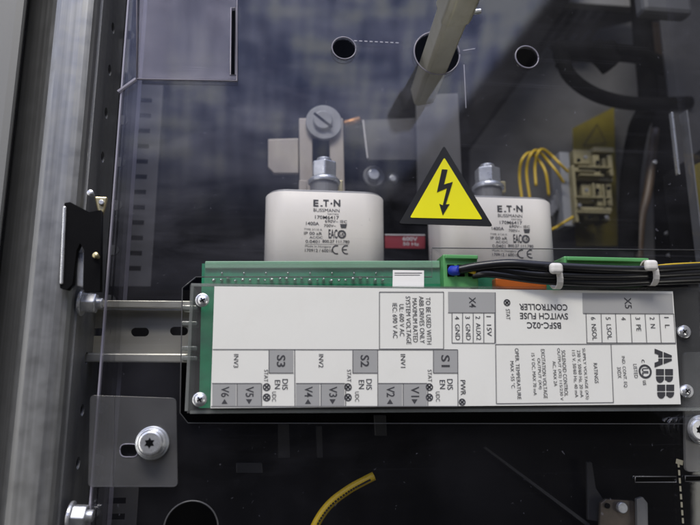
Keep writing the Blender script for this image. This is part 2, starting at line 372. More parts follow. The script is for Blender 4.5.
for v in (-8, 35, 77, 120, 162, 205, 250, 300, 352, 408, 460, 512):
    z = find_z(cx, .057, v); rl.append([(cx+.0042*math.cos(i*.3142), z+.0036*math.sin(i*.3142)) for i in range(20)])
prism('return_flange', rl, .057, .0015, GALVD, post, px=False)
door = vprofile('door_edge', [(-70, -.012), (-12, -.0125), (-4, -.0115), (-1.5, -.009), (0, .016)], .0015, PAINT)
tag(door, 'smooth grey painted door edge filling the far left border', 'door')
# slotted strips further back
def slotted(name, v0, v1, vs, label, y=.105):
    a = U(132, 176, y).x; b = U(157.5, 176, y).x; s0 = U(136, 176, y).x-.002; s1 = U(147, 176, y).x
    z0 = find_z(a, y, v1); z1 = find_z(a, y, v0); lps = [[(a-.01, z0), (b, z0), (b, z1), (a-.01, z1)]]
    for v in vs:
        z = find_z(s0, y, v); lps.append([(s0-.001, z-.0019), (s1, z-.0019), (s1, z+.0019), (s0-.001, z+.0019)])
    return tag(prism(name, lps, y, .002, mat('strip_steel', (.050, .050, .054), .6, .1, var=.15), px=False), label, 'strip', 'slotted mounting strips')
slotted('slotted_strip', 84, 286, [176.4+15.3*k for k in range(-5, 7)], 'long grey slotted steel strip behind the clear sheet, above the mounting rail')
slotted('slotted_strip', 488, 640, [501, 517, 533, 549, 565], 'short grey slotted steel strip at the bottom left, below the bracket', .058)

# ---------------------------------------------------------------- rail behind controller
rail = thing('mounting_rail', 'horizontal galvanised hat-section mounting rail left of the controller', 'rail')
yA, yB = .030, .040
prism('upper_lip', [[(77, 300), (205, 301), (205, 308), (77, 307)]], yA, .0015, DINM, rail, bevel=.0004)
prism('lower_lip', [[(77, 353), (205, 353.5), (205, 363), (77, 362)]], yA, .0022, DINM, rail, bevel=.001)
cx_ = lambda u, v, w_, h_: [(u+(w_-h_)*(1 if math.cos(a) > 0 else -1)+h_*math.cos(a), v+h_*math.sin(a)) for a in [2*math.pi*(k+.5)/16 for k in range(16)]]
prism('web', [[(60, 307), (210, 308), (210, 354), (60, 353)], cx_(140, 332, 9, 4.5), cx_(179, 331, 9, 4.5), cx_(96, 332, 8, 4)], yB, .0015, mat('rail_web_steel', (.38, .37, .33), .42, .5, var=.14, vscale=(9, 200, 200)), rail)
def lip_web(v, name):
    a = U(77, v, yA); b = U(205, v, yA); bm = bmesh.new(); bmbox(bm, (a.x, yA+.0015, a.z-.0007), (b.x, yB, a.z+.0007)); bm_obj(name, bm, DINM, rail)
lip_web(308, 'bend'); lip_web(353.5, 'bend')

# ---------------------------------------------------------------- fuses
def hexbm(bm, c, axis, r, h): bmcyl(bm, c, axis, r, h, 6)
YF = .045
mpp = (YF+D0)/FPX
def make_fuse():
    a = U(264.5, 225, YF); b = U(387, 225, YF); zt = U(325, 190, YF).z; zb = U(325, 266, YF).z
    cxx = (a.x+b.x)/2; Wd = (b.x-a.x); dep = .062
    r = thing('fuse', 'white square-bodied fuse fully in view left of the warning sign', 'fuse', (cxx, YF+dep/2, zb), 'large white fuses')
    def rr(wd, dd, rad, z, n=8):
        pts = []
        for (sx, sy, a0) in ((1, -1, -90), (1, 1, 0), (-1, 1, 90), (-1, -1, 180)):
            for k in range(n+1):
                t = math.radians(a0+90*k/n); pts.append((cxx+sx*(wd/2-rad)+rad*math.cos(t), YF+dep/2+sy*(dd/2-rad)+rad*math.sin(t), z))
        return pts
    def loft(name, secs, matl, bevel):
        bm = bmesh.new(); R = [[bm.verts.new(p) for p in s] for s in secs]
        for A, B in zip(R, R[1:]):
            for k in range(len(A)): bm.faces.new((A[k], A[(k+1) % len(A)], B[(k+1) % len(A)], B[k]))
        bm.faces.new(R[0][::-1]); bm.faces.new(R[-1])
        o = bm_obj(name, bm, matl, r); 
        if bevel: add_bevel(o, bevel, 3)
        o.data.polygons.foreach_set('use_smooth', [True]*len(o.data.polygons)); o.data.set_sharp_from_angle(angle=math.radians(40))
        return o
    loft('ceramic_body', [rr(Wd-.0008, dep-.0008, .0156, zb), rr(Wd, dep, .016, zb+.0006), rr(Wd, dep, .016, zt-.0022), rr(Wd-.001, dep-.001, .0155, zt-.0014)], CERAM, 0)
    loft('end_plate', [rr(Wd-.004, dep-.004, .014, zt-.0014), rr(Wd-.004, dep-.004, .014, zt+.0004)], ENDP, .0004)
    for dx in (-.031, .031):
        bm = bmesh.new(); bmcyl(bm, (cxx+dx, YF+.010, zt+.0009), (0, 0, 1), .0032, .0018, 20, .0022); bm_obj('rivet', bm, ENDP, r)
    ys = YF+.026
    bm = bmesh.new(); bmcyl(bm, (cxx, ys, zt+.0068), (0, 0, 1), .0105, .0125, 32); bm_obj('collar', bm, DARKSTEEL, r, bevel=.0005)
    bm = bmesh.new(); bmcyl(bm, (cxx, ys, zt+.0144), (0, 0, 1), .0122, .0028, 36); bm_obj('washer', bm, ZINC, r, bevel=.0007)
    bm = bmesh.new(); bmcyl(bm, (cxx, ys, zt+.0168), (0, 0, 1), .0116, .0020, 36, .0100); hexbm(bm, (cxx, ys, zt+.0237), (0, 0, 1), .0100, .0120); bm_obj('nut', bm, ZINC, r, bevel=.0009)
    bm = bmesh.new(); bmcyl(bm, (cxx, ys, zt+.0312), (0, 0, 1), .0056, .004, 24); bm_obj('stud', bm, ZINC, r, bevel=.0008)
    # sticker and printing
    bm = bmesh.new(); y = YF-.0003; K = bm
    put_text(K, 'E', 315.9, 203, 5.2, 6.8, 0, y, .035); put_text(K, 'T', 326, 203, 5.6, 6.8, 0, y, .035); put_text(K, 'N', 337, 203, 6.8, 6.8, 0, y, .04)
    flat(K, [(320.3, 205.2), (322.6, 205.2), (322.6, 206.3), (320.3, 206.3)], y); ring(K, 331.4, 203.4, .6, 1.1, y, 10)
    put_text(K, 'BUSSMANN', 326.5, 210.2, 26, 3.3, 0, y, .0); put_text(K, 'series', 333, 213.8, 11, 1.8, 0, y, 0)
    put_text(K, '170M6417', 327, 217.3, 24, 3.4, 0, y, .008); put_text(K, '1400A', 312.5, 223.4, 13, 3.4, 0, y, .008)
    put_text(K, '690V~ IEC', 336, 221.4, 22, 2.8, 0, y, .005); put_text(K, '700V~', 330, 225.6, 12, 2.8, 0, y, .005); flat(K, [(340, 224), (347, 224), (346, 228), (341, 228)], y)
    put_text(K, 'TYPE 3/110 A', 313, 229.4, 18, 2, 0, y, 0); put_text(K, 'IP 00 aR', 313, 233.3, 18, 3, 0, y, .008); put_text(K, 'AC/DC', 316, 237.4, 13, 2.4, 0, y, .004)
    put_text(K, 'EAC', 333, 233.8, 9, 9, 0, y, .02); ring(K, 341.8, 234.2, 4, 2.0, y); put_text(K, 'US', 341.8, 234.2, 4, 3, 0, y, .02)
    put_text(K, '0.0401', 312.5, 241.4, 14, 3, 0, y, .006); put_text(K, '800.27 111.780', 336, 241.4, 27, 2.8, 0, y, .01)
    line(K, 305, 244.2, 349, 244.2, y, .35); put_text(K, 'Made in Hungary', 318, 246.6, 26, 2.4, 0, y, 0); put_text(K, '170912 / 60010', 319, 250.4, 28, 3, 0, y, .006)
    c = U(339, 249.4, y); 
    for k, (du) in enumerate((336.6, 346.4)):
        cc = U(du, 249.6, y); R0 = 4.3*mpp; Wt = .0004; n = 14; prev = None
        for i in range(n+1):
            t = math.radians(70+220*i/n); p = [(cc.x+q*math.cos(t), y, cc.z+q*math.sin(t)) for q in (R0-Wt, R0+Wt)]
            vv = [bm.verts.new(x) for x in p]
            if prev: bm.faces.new((prev[0], prev[1], vv[1], vv[0]))
            prev = vv
    line(K, 343, 249.6, 346.8, 249.6, y, 1.2)
    print_obj('printing', bm, INKF, r)
    return r, cxx
f1, cx1 = make_fuse()
xr = U(557, 225, YF).x-(U(385, 225, YF).x-cx1)
f2 = f1.copy(); COL.objects.link(f2); f2.location.x += xr-cx1
f2['label'] = 'white square-bodied fuse partly hidden behind the corner of the warning sign'
for ch in f1.children:
    c = ch.copy(); COL.objects.link(c); c.parent = f2
    if c.name.startswith(('printing', 'sticker')): c.location.x += .0062
# bus bars
bb = prism('bus_bar', [[(299, 118), (343, 118), (345, 200), (300, 200)], [(312.5, 136), (329.5, 136), (330.5, 192), (312.5, 192)]], .093, .006, TAN, bevel=.0006)
tag(bb, 'pale slotted bus bar standing upright behind the left fuse nut', 'bus bar', 'bus bars')
bs = prism('bus_bar_tab', [[(268, 139), (298.4, 138), (298.6, 173), (274, 173), (268, 167)]], .096, .005, TAN, bevel=.0006)
tag(bs, 'short tan metal tab left of the slotted bus bar', 'tab')
t = thing('bolt', 'round washered bolt at the top of the slotted bus bar', 'bolt', U(324, 122, .092), 'back panel bolts')
def disc(name, u, v, r, y0, th, m_, par, n=36, bev=.0006, r2=None):
    bm = bmesh.new(); c = U(u, v, y0-th); R = r*(y0-th+D0)/FPX; bmcyl(bm, (c.x, y0-th/2, c.z), (0, -1, 0), R, th, n, None if r2 is None else R*r2); return bm_obj(name, bm, m_, par, bevel=bev)
disc('washer', 324, 122, 19.5, .0915, .003, GALVD, t); disc('head', 323, 119.5, 10.5, .088, .0025, GALVD, t, 36, .0008)
bm = bmesh.new(); line(bm, 314, 113, 332, 127, .0853, 3.5); print_obj('slot', bm, BLACKST, t)
box('filler', 314, 160, 328, 178, .1, .104, TAN, t) if False else None
b2 = prism('bus_bar', [[(416, 95), (458, 93), (463, 200), (418, 200)]], .10, .004, mat('grey_bar', (.075, .075, .078), .6, .1, var=.12, vscale=(60, 60, 20)), bevel=.0006)
tag(b2, 'grey upright flat bar seen behind the top of the warning sign', 'bus bar', 'bus bars')
b3 = prism('spacer_plate', [[(363, 120), (416, 118), (418, 160), (368, 160)]], .115, .003, mat('grey_spacer', (.04, .04, .043), .6, .1, var=.15), bevel=.0004)
bm = bmesh.new(); bmtube(bm, [U(363, 120, .114), U(367.5, 158, .114)], .0006, 8, 0); bm_obj('folded_edge', bm, WHITE, b3)
tag(b3, 'dim grey plate with a bright left edge between the two fuse tops', 'plate')
t = thing('bolt', 'dim bolt shape standing in for a washer reflection between the fuses under the grey plate', 'bolt', U(374, 176, .13), 'back panel bolts')  # bolt added for what is only a washer reflected there
disc('washer', 374, 176, 11.5, .13, .002, GALVD, t); disc('head', 374, 174, 6, .128, .006, ZINC, t)
t = thing('bolt', 'small bolt beside the left edge of the warning sign', 'bolt', U(393, 177, .13), 'back panel bolts')
disc('washer', 393, 178, 6, .13, .002, GALVD, t); disc('head', 393, 178, 3.6, .128, .005, ZINC, t)
t = thing('glint_tip', 'small copper-coloured tip standing in for a glint right of the round bolt', 'tip', U(352, 122, .12))  # made-up tip whose copper colour gives an orange glint
bm = bmesh.new(); bmtube(bm, [U(345, 124, .12), U(352, 122, .118), (U(359, 120, .12))], .003, 10); bm_obj('sleeve', bm, mat('copper', (.35, .17, .06), .4, .7), t, smooth=True)
for (u, v) in ((303, 186), (339, 186), (502, 187)):
    o = box('copper_lug', u-4, v-6, u+4, v+5, .075, .085, YZINC if u > 320 else TAN)
    tag(o, {303: 'dull metal lug at the left of the left fuse nut', 339: 'yellowish metal lug at the right of the left fuse nut', 502: 'yellowish metal lug right of the right fuse nut'}[u], 'lug', 'contact lugs')
rt = thing('red_label', 'small red label with white lettering between the fuses', 'label', U(404, 242, .11))
prism('label_face', [[(385, 234.5), (425, 235), (425, 248.5), (385, 248)]], .11, .0008, RED, rt)
bm = bmesh.new(); flat(bm, [(385, 234), (425, 234.4), (425, 235.6), (385, 235.2)], .1095); put_text(bm, '600V', 410, 238.8, 15, 4, 0, .1095, .02); put_text(bm, '50 Hz', 411, 244, 16, 3.2, 0, .1095, .02); print_obj('lettering', bm, WHITE, rt)

# ---------------------------------------------------------------- controller
ctl = thing('fuse_switch_controller', 'wide white-faced control unit with green board under a clear case', 'controller')
CASE = [(190, 284.5), (700, 287.5), (706, 411), (187, 413)]
prism('circuit_board', [[(202, 263.5), (443, 262.5), (443, 276), (560, 277), (560, 405), (199, 408)]], .016, .0016, PCB, ctl)
prism('case_base', [[(192, 290), (702, 292), (704, 405), (190, 408)]], .030, .012, BLACKST, ctl)
cover = prism('clear_cover', [CASE], .0012, .0022, POLY, ctl, edge_mat=POLYE)
def wall(u0, v0, u1, v1, y0, y1, nm):
    bm = bmesh.new(); a, b = U(u0, v0, y0), U(u1, v1, y0)
    if abs(a.x-b.x) > abs(a.z-b.z): bmbox(bm, (a.x, y0, (a.z+b.z)/2-.0009), (b.x, y1, (a.z+b.z)/2+.0009))
    else: bmbox(bm, ((a.x+b.x)/2-.0009, y0, a.z), ((a.x+b.x)/2+.0009, y1, b.z))
    bm_obj(nm, bm, POLYE, ctl)
prism('cover_upper_band', [[(205, 264), (440, 263.5), (440, 283.6), (204, 283.6)]], .0045, .0015, POLY, ctl, edge_mat=POLYE)
wall(190.5, 286.5, 188, 411, .0036, .028, 'case_side'); wall(191, 286.2, 470, 287.7, .0036, .0052, 'case_lip'); wall(190, 411.2, 703, 410, .0036, .028, 'case_side')
lab = prism('label_plate', [[(214.4, 286.3), (673, 291.3), (681, 404.3), (210.4, 408.3)]], .0, .0010, PLATE, ctl)
add_bevel(lab, .0002)
g0 = -.00015; g1 = -.0003
def field(pts):
    bm = bmesh.new(); flat(bm, pts, g0); print_obj('grey_field', bm, GREY, lab)
def rect(u0, v0, u1, v1): return [(u0, v0), (u1, v0), (u1, v1), (u0, v1)]
for u in (269.3, 353, 433.7): field(rect(u, 350, u+24, 372.8))
for u in (212.3, 237.5, 296, 320.8, 378.5, 403.3): field(rect(u, 383.6, u+23.6, 406))
field([(448, 291.8), (495.3, 292.3), (495.6, 312.5), (448.3, 312.3)]); field([(582.3, 293), (672.3, 293.6), (673.4, 313.6), (582.8, 313)])
LB = bmesh.new()
def ln(*a, w=.75): line(LB, *a, g1, w)
def rectl(u0, v0, u1, v1, du=0, dv=0):
    ln(u0, v0, u1, v0+dv); ln(u1, v0+dv, u1+du, v1+dv*0); ln(u0, v1, u1+du, v1); ln(u0, v0, u0, v1)
ln(212.6, 349.4, 457.5, 349.7); ln(211, 406.4, 458, 406.3)
for u in (294.6, 377.6, 457.7): ln(u, 349.6, u+.3, 406.3)
for u in (269, 352.8, 433.4): ln(u, 350, u, 373); ln(u, 373, u+24.5, 373)
for u in (212, 296, 378.2): ln(u, 383.4, u+49, 383.4); ln(u+25, 383.4, u+25, 406); ln(u+49.6, 383.4, u+49.6, 406)
rectl(379.4, 292, 443.6, 349)
for u in (452, 462.6, 473.2, 483.8, 494.8): ln(u, 313, u, 343)
ln(452, 343, 494.8, 343.2); ln(448, 312.6, 495.3, 312.8)
for i, u in enumerate((586, 601, 615.5, 630.5, 645, 659.3, 673.6)): ln(u, 313.5, u+1+.2*i, 343)
ln(586.5, 342.8, 675.6, 343); ln(583, 313.4, 673.4, 313.8)
ln(495.3, 292.3, 495.6, 343); ln(495.6, 344.4, 611, 344); ln(495.6, 344.4, 496.4, 403.6); ln(496.4, 403.6, 613.5, 402.5); ln(611, 344, 613.5, 402.5); ln(611, 344, 676, 343.6)
print_obj('line_print', LB, LINEM, lab)
T = bmesh.new()
def tx(s, u, v0, v1, h, b=.012): put_text(T, s, u, (v0+v1)/2, abs(v1-v0), h, -90, g1, b if h > 6 else 0)
for k, u in enumerate((281, 364.8, 445.5)): tx('S%d' % (3-k), u, 355, 367, 8.5, .016)
for k, u in enumerate((224.5, 249, 308, 332.5, 390, 414.5)):
    tx('V%d' % (6-k), u+.6, 386.5, 397, 8, .01)
    flat(T, [(u-3, 403.8), (u+3, 403.8), (u, 399)] if k % 2 == 0 else [(u-3, 399.2), (u+3, 399.2), (u, 404)], g1)
for s, u in (('INV3', 236), ('INV2', 321), ('INV1', 403)): tx(s, u, 354, 367.5, 4.6, 0)
for u in (285, 369, 450): tx('DIS', u, 379, 389.6, 5.6, .004); tx('EN', u-7.6, 380, 388.8, 5.4, .004)
for u in (266, 349, 429.8): tx('STAT', u, 369.6, 381.8, 4, 0); tx('UDC', u+8, 391.5, 401.5, 4, 0)
def led(u, v, r=3.1):
    ring(T, u, v, r, 1.1, g1); q = r*.6
    line(T, u-q, v-q, u+q, v+q, g1, 1.3); line(T, u-q, v+q, u+q, v-q, g1, 1.3)
for u in (266.6, 348, 429.4): led(u, 387); led(u, 397.3)
tx('PWR', 463, 380, 395, 5, .006); led(462.2, 402, 2.9)
tx('X4', 472.5, 297, 307.5, 6.6, .012); tx('X5', 628, 297.5, 308.5, 6.8, .012)
for s, u in (('4  GND', 457.4), ('3  GND', 468), ('2  AUX2', 478.3), ('1  15V', 489)): tx(s, u, 316, 340 if 'A' in s or 'G' in s else 336, 4.6, .004)
for s, u, e in (('6  NSOL', 594, 340), ('5  LSOL', 609, 339), ('4', 623.5, 320), ('3  PE', 638.3, 331), ('2  N', 652.6, 328), ('1  L', 667, 328)): tx(s, u, 317, e, 4.6, .004)
put_text(T, 'BSFC-02C', 544, 325.3, 34, 6.2, 180, g1, .008); put_text(T, 'SWITCH FUSE', 544, 316, 48, 6.2, 180, g1, .008); put_text(T, 'CONTROLLER', 543.5, 307, 48, 6.2, 180, g1, .008)
led(507, 302.5, 3); tx('STAT', 508, 309, 319.5, 4, 0)
for s, u, a, b in (('TO BE USED WITH', 428.6, 297, 344), ('ABB DRIVES ONLY', 421.8, 296, 343), ('MAXIMUM RATED', 415, 298, 342), ('SYSTEM VOLTAGE', 408.4, 296, 344), ('UL: 600 V AC', 401.8, 304, 336), ('IEC: 690 V AC', 395, 303, 338)): tx(s, u, a, b, 4.6, .004)
for s, u, a, b in (('RATINGS', 596, 363, 383), ('SUPPLY VOLTAGE (X5)', 585.2, 348, 399), ('230 V, 50/60 Hz, 20 mA', 580, 350, 397), ('115 V, 50/60 Hz, 40 mA', 574.8, 350, 397), ('SOLENOID CONTROL', 564.8, 350, 396), ('OUTPUT (X5) 115/230 V', 559.8, 348, 400), ('AC, MAX 2A', 554.6, 361, 386), ('EXCITATION VOLTAGE', 544.2, 349, 398), ('OUTPUT (X4)', 539.2, 358, 389), ('15 V DC, MAX 70 mA', 533.8, 353, 395), ('OPER. TEMPERATURE', 518, 348, 399), ('MAX +55 °C', 512.6, 361, 388), ('IND. CONT. EQ.', 624.3, 356, 388), ('3XDX', 619.3, 367, 378)): tx(s, u, a, b, 3.7, .002)
ring(T, 645.2, 371.4, 6.2, 2.0, g1, 32); tx('UL', 645.2, 368, 375, 6.5, .02); tx('LISTED', 635.6, 364, 378, 3.6, .02); tx('c', 643, 359.5, 362.5, 3, .01); tx('us', 644.5, 380.5, 385, 3.2, .012)
print_obj('lettering', T, INKS, lab)
A = bmesh.new(); P = lambda *q: flat(A, q, g1)
def emblem(pieces, u0, v0, u1, v1):      # letter drawn with x along reading direction (down) and y to the right, split by gaps
    for pc in pieces: P(*[(u0+(u1-u0)*y, v0+(v1-v0)*x) for x, y in pc])
Aq = [[(0, 0), (.25, 0), (.32, .22), (.47, .22), (.47, .47), (.17, .47)], [(.18, .53), (.47, .53), (.47, 1), (.36, 1)], [(.53, .22), (.68, .22), (.75, 0), (1, 0), (.83, .47), (.53, .47)], [(.53, .53), (.82, .53), (.64, 1), (.53, 1)]]
emblem(Aq, 654.6, 348.6, 671.8, 367.4)
def Bq():
    arc = lambda cx, cy, rx, ry, a0, a1, n=6: [(cx+rx*math.cos(math.radians(a0+(a1-a0)*i/n)), cy+ry*math.sin(math.radians(a0+(a1-a0)*i/n))) for i in range(n+1)]
    return [[(0, 0), (.45, 0), (.45, .47), (0, .47)], [(0, .53), (.45, .53), (.45, 1), (0, 1)], [(.53, 0)] + arc(.62, .24, .38, .24, -90, 60) + [(.78, .47), (.53, .47)], [(.53, .53), (.80, .53)] + arc(.58, .77, .36, .23, -50, 90) + [(.53, 1)]]
emblem(Bq(), 656, 369, 673, 382.8); emblem(Bq(), 657.2, 384.6, 674.2, 398.6)
print_obj('emblem', A, INK, lab)
def screw(u, v, r, y, par, m_=CHROME, nm='screw'):
    s = disc(nm, u, v, r*1.12, y, .0012, m_, par)
    bm = bmesh.new(); c = U(u, v, y-.004); R = r*(y-.004+D0)/FPX
    bmesh.ops.create_uvsphere(bm, u_segments=28, v_segments=12, radius=R, matrix=Matrix.Translation((c.x, y-.0012, c.z)) @ Matrix.Diagonal((1, .62, 1, 1)))
    o = bm_obj('head', bm, m_, s, smooth=True)
    bm = bmesh.new(); R2 = R*.45
    for k in range(2):
        a = math.radians(35+90*k); dx, dz = math.cos(a), math.sin(a); w_ = R*.1; yy = y-.0012-R*.62-.0001
        bm.faces.new([bm.verts.new((c.x+p*dx-q*dz, yy-.00005*k, c.z+p*dz+q*dx)) for p, q in ((-R2, -w_), (R2, -w_), (R2, w_), (-R2, w_))])
    print_obj('cross_recess', bm, BLACKST, s)
    return s
for u, v in ((202.3, 300), (199.5, 399.6), (685.3, 331.5), (688, 391)): screw(u, v, 6.2, .0012, ctl)
# moulded clips of the case on the left
for v in (305, 321, 346, 356): box('clip', 181, v, 197, v+4.5, .014, .028, POLYE, ctl)
# solder joints and terminals along the upper edge of the board
prism('terminal_strip', [[(205, 261), (440, 260.5), (440, 268), (205, 268.5)]], .0140, .004, LGREEN, ctl, bevel=.0006)
bm = bmesh.new()
for g in range(9):
    for k in range(3):
        u = 214+g*22+k*7.3+random.uniform(-.8, .8)
        if u < 385: c = U(u, 279.5+random.uniform(-.6, .6), .0135); rr_ = random.uniform(.0008, .0017); bmcyl(bm, c+Vector((0, 0, random.uniform(-.0008, .0008))), (random.uniform(-.3, .3), -1, random.uniform(-.3, .3)), rr_, random.uniform(.0015, .003), 10, rr_*.45)
    c = U(222+g*22, 273, .0155); bmcyl(bm, c, (0, -1, 0), .0006, .001, 8)
bm_obj('solder_joints', bm, SOLDER, ctl, smooth=True)
q = prism('white_tag', [[(393, 270), (424, 270.5), (424, 288), (392.5, 288)]], .0040, .0004, STICK, ctl)
bm = bmesh.new(); line(bm, 394.5, 273, 422, 273, .0038, .6); line(bm, 394.5, 275, 420, 275, .0038, .5)
print_obj('lettering', bm, INK, q)
# plug connectors
def connector(u0, v0, u1, v1, ports, label=None):
    c = box('plug_connector', u0, v0, u1, v1, -.0 + .007, .024, GREEN, ctl, bevel=.0008)
    if label: c['label'] = label
    for p in ports: box('wire_port', p-3.6, v0+10, p+3.6, v0+22, .0062, .0072, BLACKST, c, bevel=.0003)
    pts = bmesh.new(); pxbox(pts, u0+1, v0+1, u1-1, v0+5, .0045, .0068, .007); bm_obj('ridge', pts, GREEN, c, bevel=.0006); return c
connector(443.5, 254.5, 478, 288, (451, 461, 472)); connector(565, 257, 648, 284, (575, 590, 605, 620, 635))
box('relay', 496, 278, 547, 290, .0085, .024, ORANGE, ctl, bevel=.001)

# ---------------------------------------------------------------- cables
def cable(name, pts, r, m_, label, group=None, cat='cable', extra=None):
    o = tube(name, pts, r, m_); tag(o, label, cat, group); return o
cable('black_cable', [(456, 270.5, .006), (480, 266, .000), (510, 263.5, -.006), (545, 266, -.008), (600, 269, -.008), (650, 270, -.006), (705, 267, .004), (760, 266, .01)], .0029, CABLE, 'uppermost black cable, arching from the blue sleeve towards the right edge', 'black cables')
cable('black_cable', [(480, 272, .006), (500, 270, -.001), (540, 274.5, -.006), (600, 276.5, -.006), (650, 275.5, -.005), (710, 273, .004), (760, 272, .01)], .0027, CABLE, 'middle black cable of the tied bundle along the controller top', 'black cables')
cable('black_cable', [(473, 275, .006), (490, 273.5, .0), (530, 279, -.003), (560, 281.5, -.004), (610, 283, -.004), (660, 281, -.003), (715, 279, .004), (760, 278, .01)], .0027, CABLE, 'lowest black cable of the tied bundle, touching the controller top edge', 'black cables')
cable('black_cable', [(578, 273, .007), (600, 271, -.002), (650, 268.5, -.003), (705, 273, .008), (760, 279, .012)], .0018, CABLE, 'thin black cable starting at the right green connector', 'black cables')
cable('yellow_green_wire', [(573, 270, .007), (585, 273, .002), (610, 274, .004), (640, 270, .002), (665, 265.5, .002), (705, 263.5, .005), (760, 262, .01)], .0011, WYEL, 'yellow wire running from the right cable tie to the right edge', 'wire')
o = tube('blue_sleeve', [(451.5, 270.5, .006), (454, 270.7, .004), (458.5, 270.3, .002)], .0032, BLUE); tag(o, 'blue insulating sleeve at the cable end in the left green connector', 'sleeve')
o = tube('green_yellow_wire', [(468, 270.5, .006), (474, 272.5, .003), (482, 273.5, .006)], .0012, WYEL); tag(o, 'tiny yellow wire end in the left green connector', 'wire')
def tie(u, v, label):
    t = thing('cable_tie', label, 'cable tie', U(u, v, -.012), 'white cable ties')
    bm = bmesh.new(); c = U(u, v, -.014); bmbox(bm, (c.x-.0042, -.0165, c.z-.0035), (c.x+.0042, -.0115, c.z+.0035)); o = bm_obj('head', bm, TIE, t, bevel=.0024, seg=4)
    bm = bmesh.new(); n = 20; a = U(u-.5, v+8, -.005); H = .0085; pv = None; x0 = a.x
    for i in range(n+1):
        k = 2*math.pi*i/n; y = -.004-.0075*math.cos(k); z = a.z+.0005+H*math.sin(k); xx = x0+.0012*math.sin(k)*-1
        cur = [bm.verts.new((xx-.0019, y, z)), bm.verts.new((xx+.0019, y, z))]
        if pv: bm.faces.new((pv[0], pv[1], cur[1], cur[0]))
        pv = cur
    o = bm_obj('strap', bm, TIE, t); s = o.modifiers.new('s', 'SOLIDIFY'); s.thickness = .0011
tie(556, 268.5, 'white cable tie around the black bundle, at the right fuse corner')
tie(651, 265.5, 'white cable tie around the black bundle, beside the yellow wire')

# ---------------------------------------------------------------- things behind the sheet, right side
yc = .15
tb = thing('terminal_block', 'cream terminal block stack in front of the dark yellow plate', 'terminal block', U(590, 190, yc))
random.seed(3)
bm = bmesh.new(); pxbox(bm, 562, 152, 572, 226, yc, yc+.02); bm_obj('end_bracket', bm, mat('grey_plastic', (.22, .23, .25), .5), tb, bevel=.0008)
for i, (a, b, c, d) in enumerate(((574, 150, 592, 164), (594, 147, 614, 152), (594, 155, 600, 175), (603, 158, 606, 172), (609, 155, 613, 176), (575, 168, 600, 172), (575, 177, 613, 181), (582, 184, 592, 196), (597, 184, 602, 206), (607, 184, 612, 206), (575, 199, 596, 203), (576, 207, 612, 211), (584, 214, 600, 220), (604, 213, 610, 221), (574, 165, 577, 222))):
    box('terminal', a, b, c, d, yc-.004*(i % 3), yc+.016, CREAM, tb, bevel=.0006)
for i, (u, v) in enumerate(((579, 160), (586, 157), (598, 190), (587, 190), (609, 188), (580, 205), (590, 217), (607, 217), (598, 162))):
    disc('clamp_screw', u, v, 2.2, yc-.009, .0015, GALVD if i % 2 else BLACKST, tb, 16, .0003)
for i, (a, b, c, d) in enumerate(((579, 166, 612, 167.5), (580, 174, 604, 175.5), (577, 196.5, 612, 197.8), (578, 211.5, 611, 213), (593.5, 183, 595, 197), (603.5, 184, 605, 206))):
    box('terminal_ridge', a, b, c, d, yc-.0105, yc, CREAM, tb, bevel=.0003)
for i in range(6):
    o = box('terminal', 549+i*2.4, 205-i*5, 553+i*2.4, 216-i*3, yc+.006+.001*i, yc+.02, mat('grey_plastic2', (.16, .165, .18), .5) if i == 0 else bpy.data.materials['grey_plastic2'], tb)
yp = tag(prism('yellow_plate', [[(573, 128), (614, 107), (618, 246), (576, 246)]], .178, .0015, YCOV), 'dark yellow plate with a triangle mark behind the cream terminal blocks', 'plate')
bm = bmesh.new()
for a, b in (((583, 146), (597, 124)), ((597, 124), (606, 143)), ((583, 146), (606, 143))): line(bm, *a, *b, .1775, 2.2)
print_obj('triangle_mark', bm, mat('dark_ochre', (.08, .062, .01), .5), yp)
for pts, lb in (([(522, 200), (519.5, 176), (522, 160), (530, 153), (540, 162), (546, 174), (549, 196)], 'leftmost looping yellow wire between the right fuse nut and the terminal block'), ([(530, 200), (526.5, 172), (530, 156), (537, 150.5), (547, 160), (556, 171), (564, 183)], 'second looping yellow wire, running down into the grey end of the terminal block'), ([(536, 186), (535, 166), (538, 153), (543, 149.5), (552, 156), (560, 164), (568, 172)], 'topmost looping yellow wire beside the terminal block'), ([(546, 232), (557, 227), (564, 222.5), (573, 217)], 'short yellow wire right of the right fuse body')):
    tag(tube('yellow_wire', [(a, b, .143+.003*math.sin(k*2.1)) for k, (a, b) in enumerate(pts)], .00125, WYEL), lb, 'wire', 'short yellow wires')
tag(tube('brown_cable', [(655, 130, .165), (648, 190, .155), (641, 220, .155), (638, 262, .15)], .0042, BROWN), 'brownish cable hanging down behind the sheet above the right cable tie', 'cable')
# black shapes added for a dark silhouette reflected in the sheet
hn = thing('reflected_silhouette', 'black looping shape standing in for a dark reflected silhouette in the upper right', 'silhouette', U(600, 80, .12))
tb_ = lambda nm, pts, r: tube(nm, pts, r, MATBLK, hn)
tb_('dark_loop', [(563, 62, .12), (569, 75, .115), (585, 89, .115), (608, 99, .118), (640, 104, .12), (690, 103, .12)], .0062)
tb_('plug', [(557, 52, .12), (572, 51, .12), (597, 52, .12), (612, 50, .12)], .0095); tb_('plug', [(592, 48, .118), (603, 56, .116), (612, 66, .118)], .0105)
tb_('branch', [(612, 52, .12), (640, 56, .13), (667, 68, .13)], .008); tb_('branch', [(639, -10, .14), (643, 40, .14), (648, 100, .14), (638, 130, .14), (630, 180, .15), (628, 250, .15)], .009)
tb_('plug', [(556, 43, .119), (562, 56, .118), (563, 66, .12)], .0065)
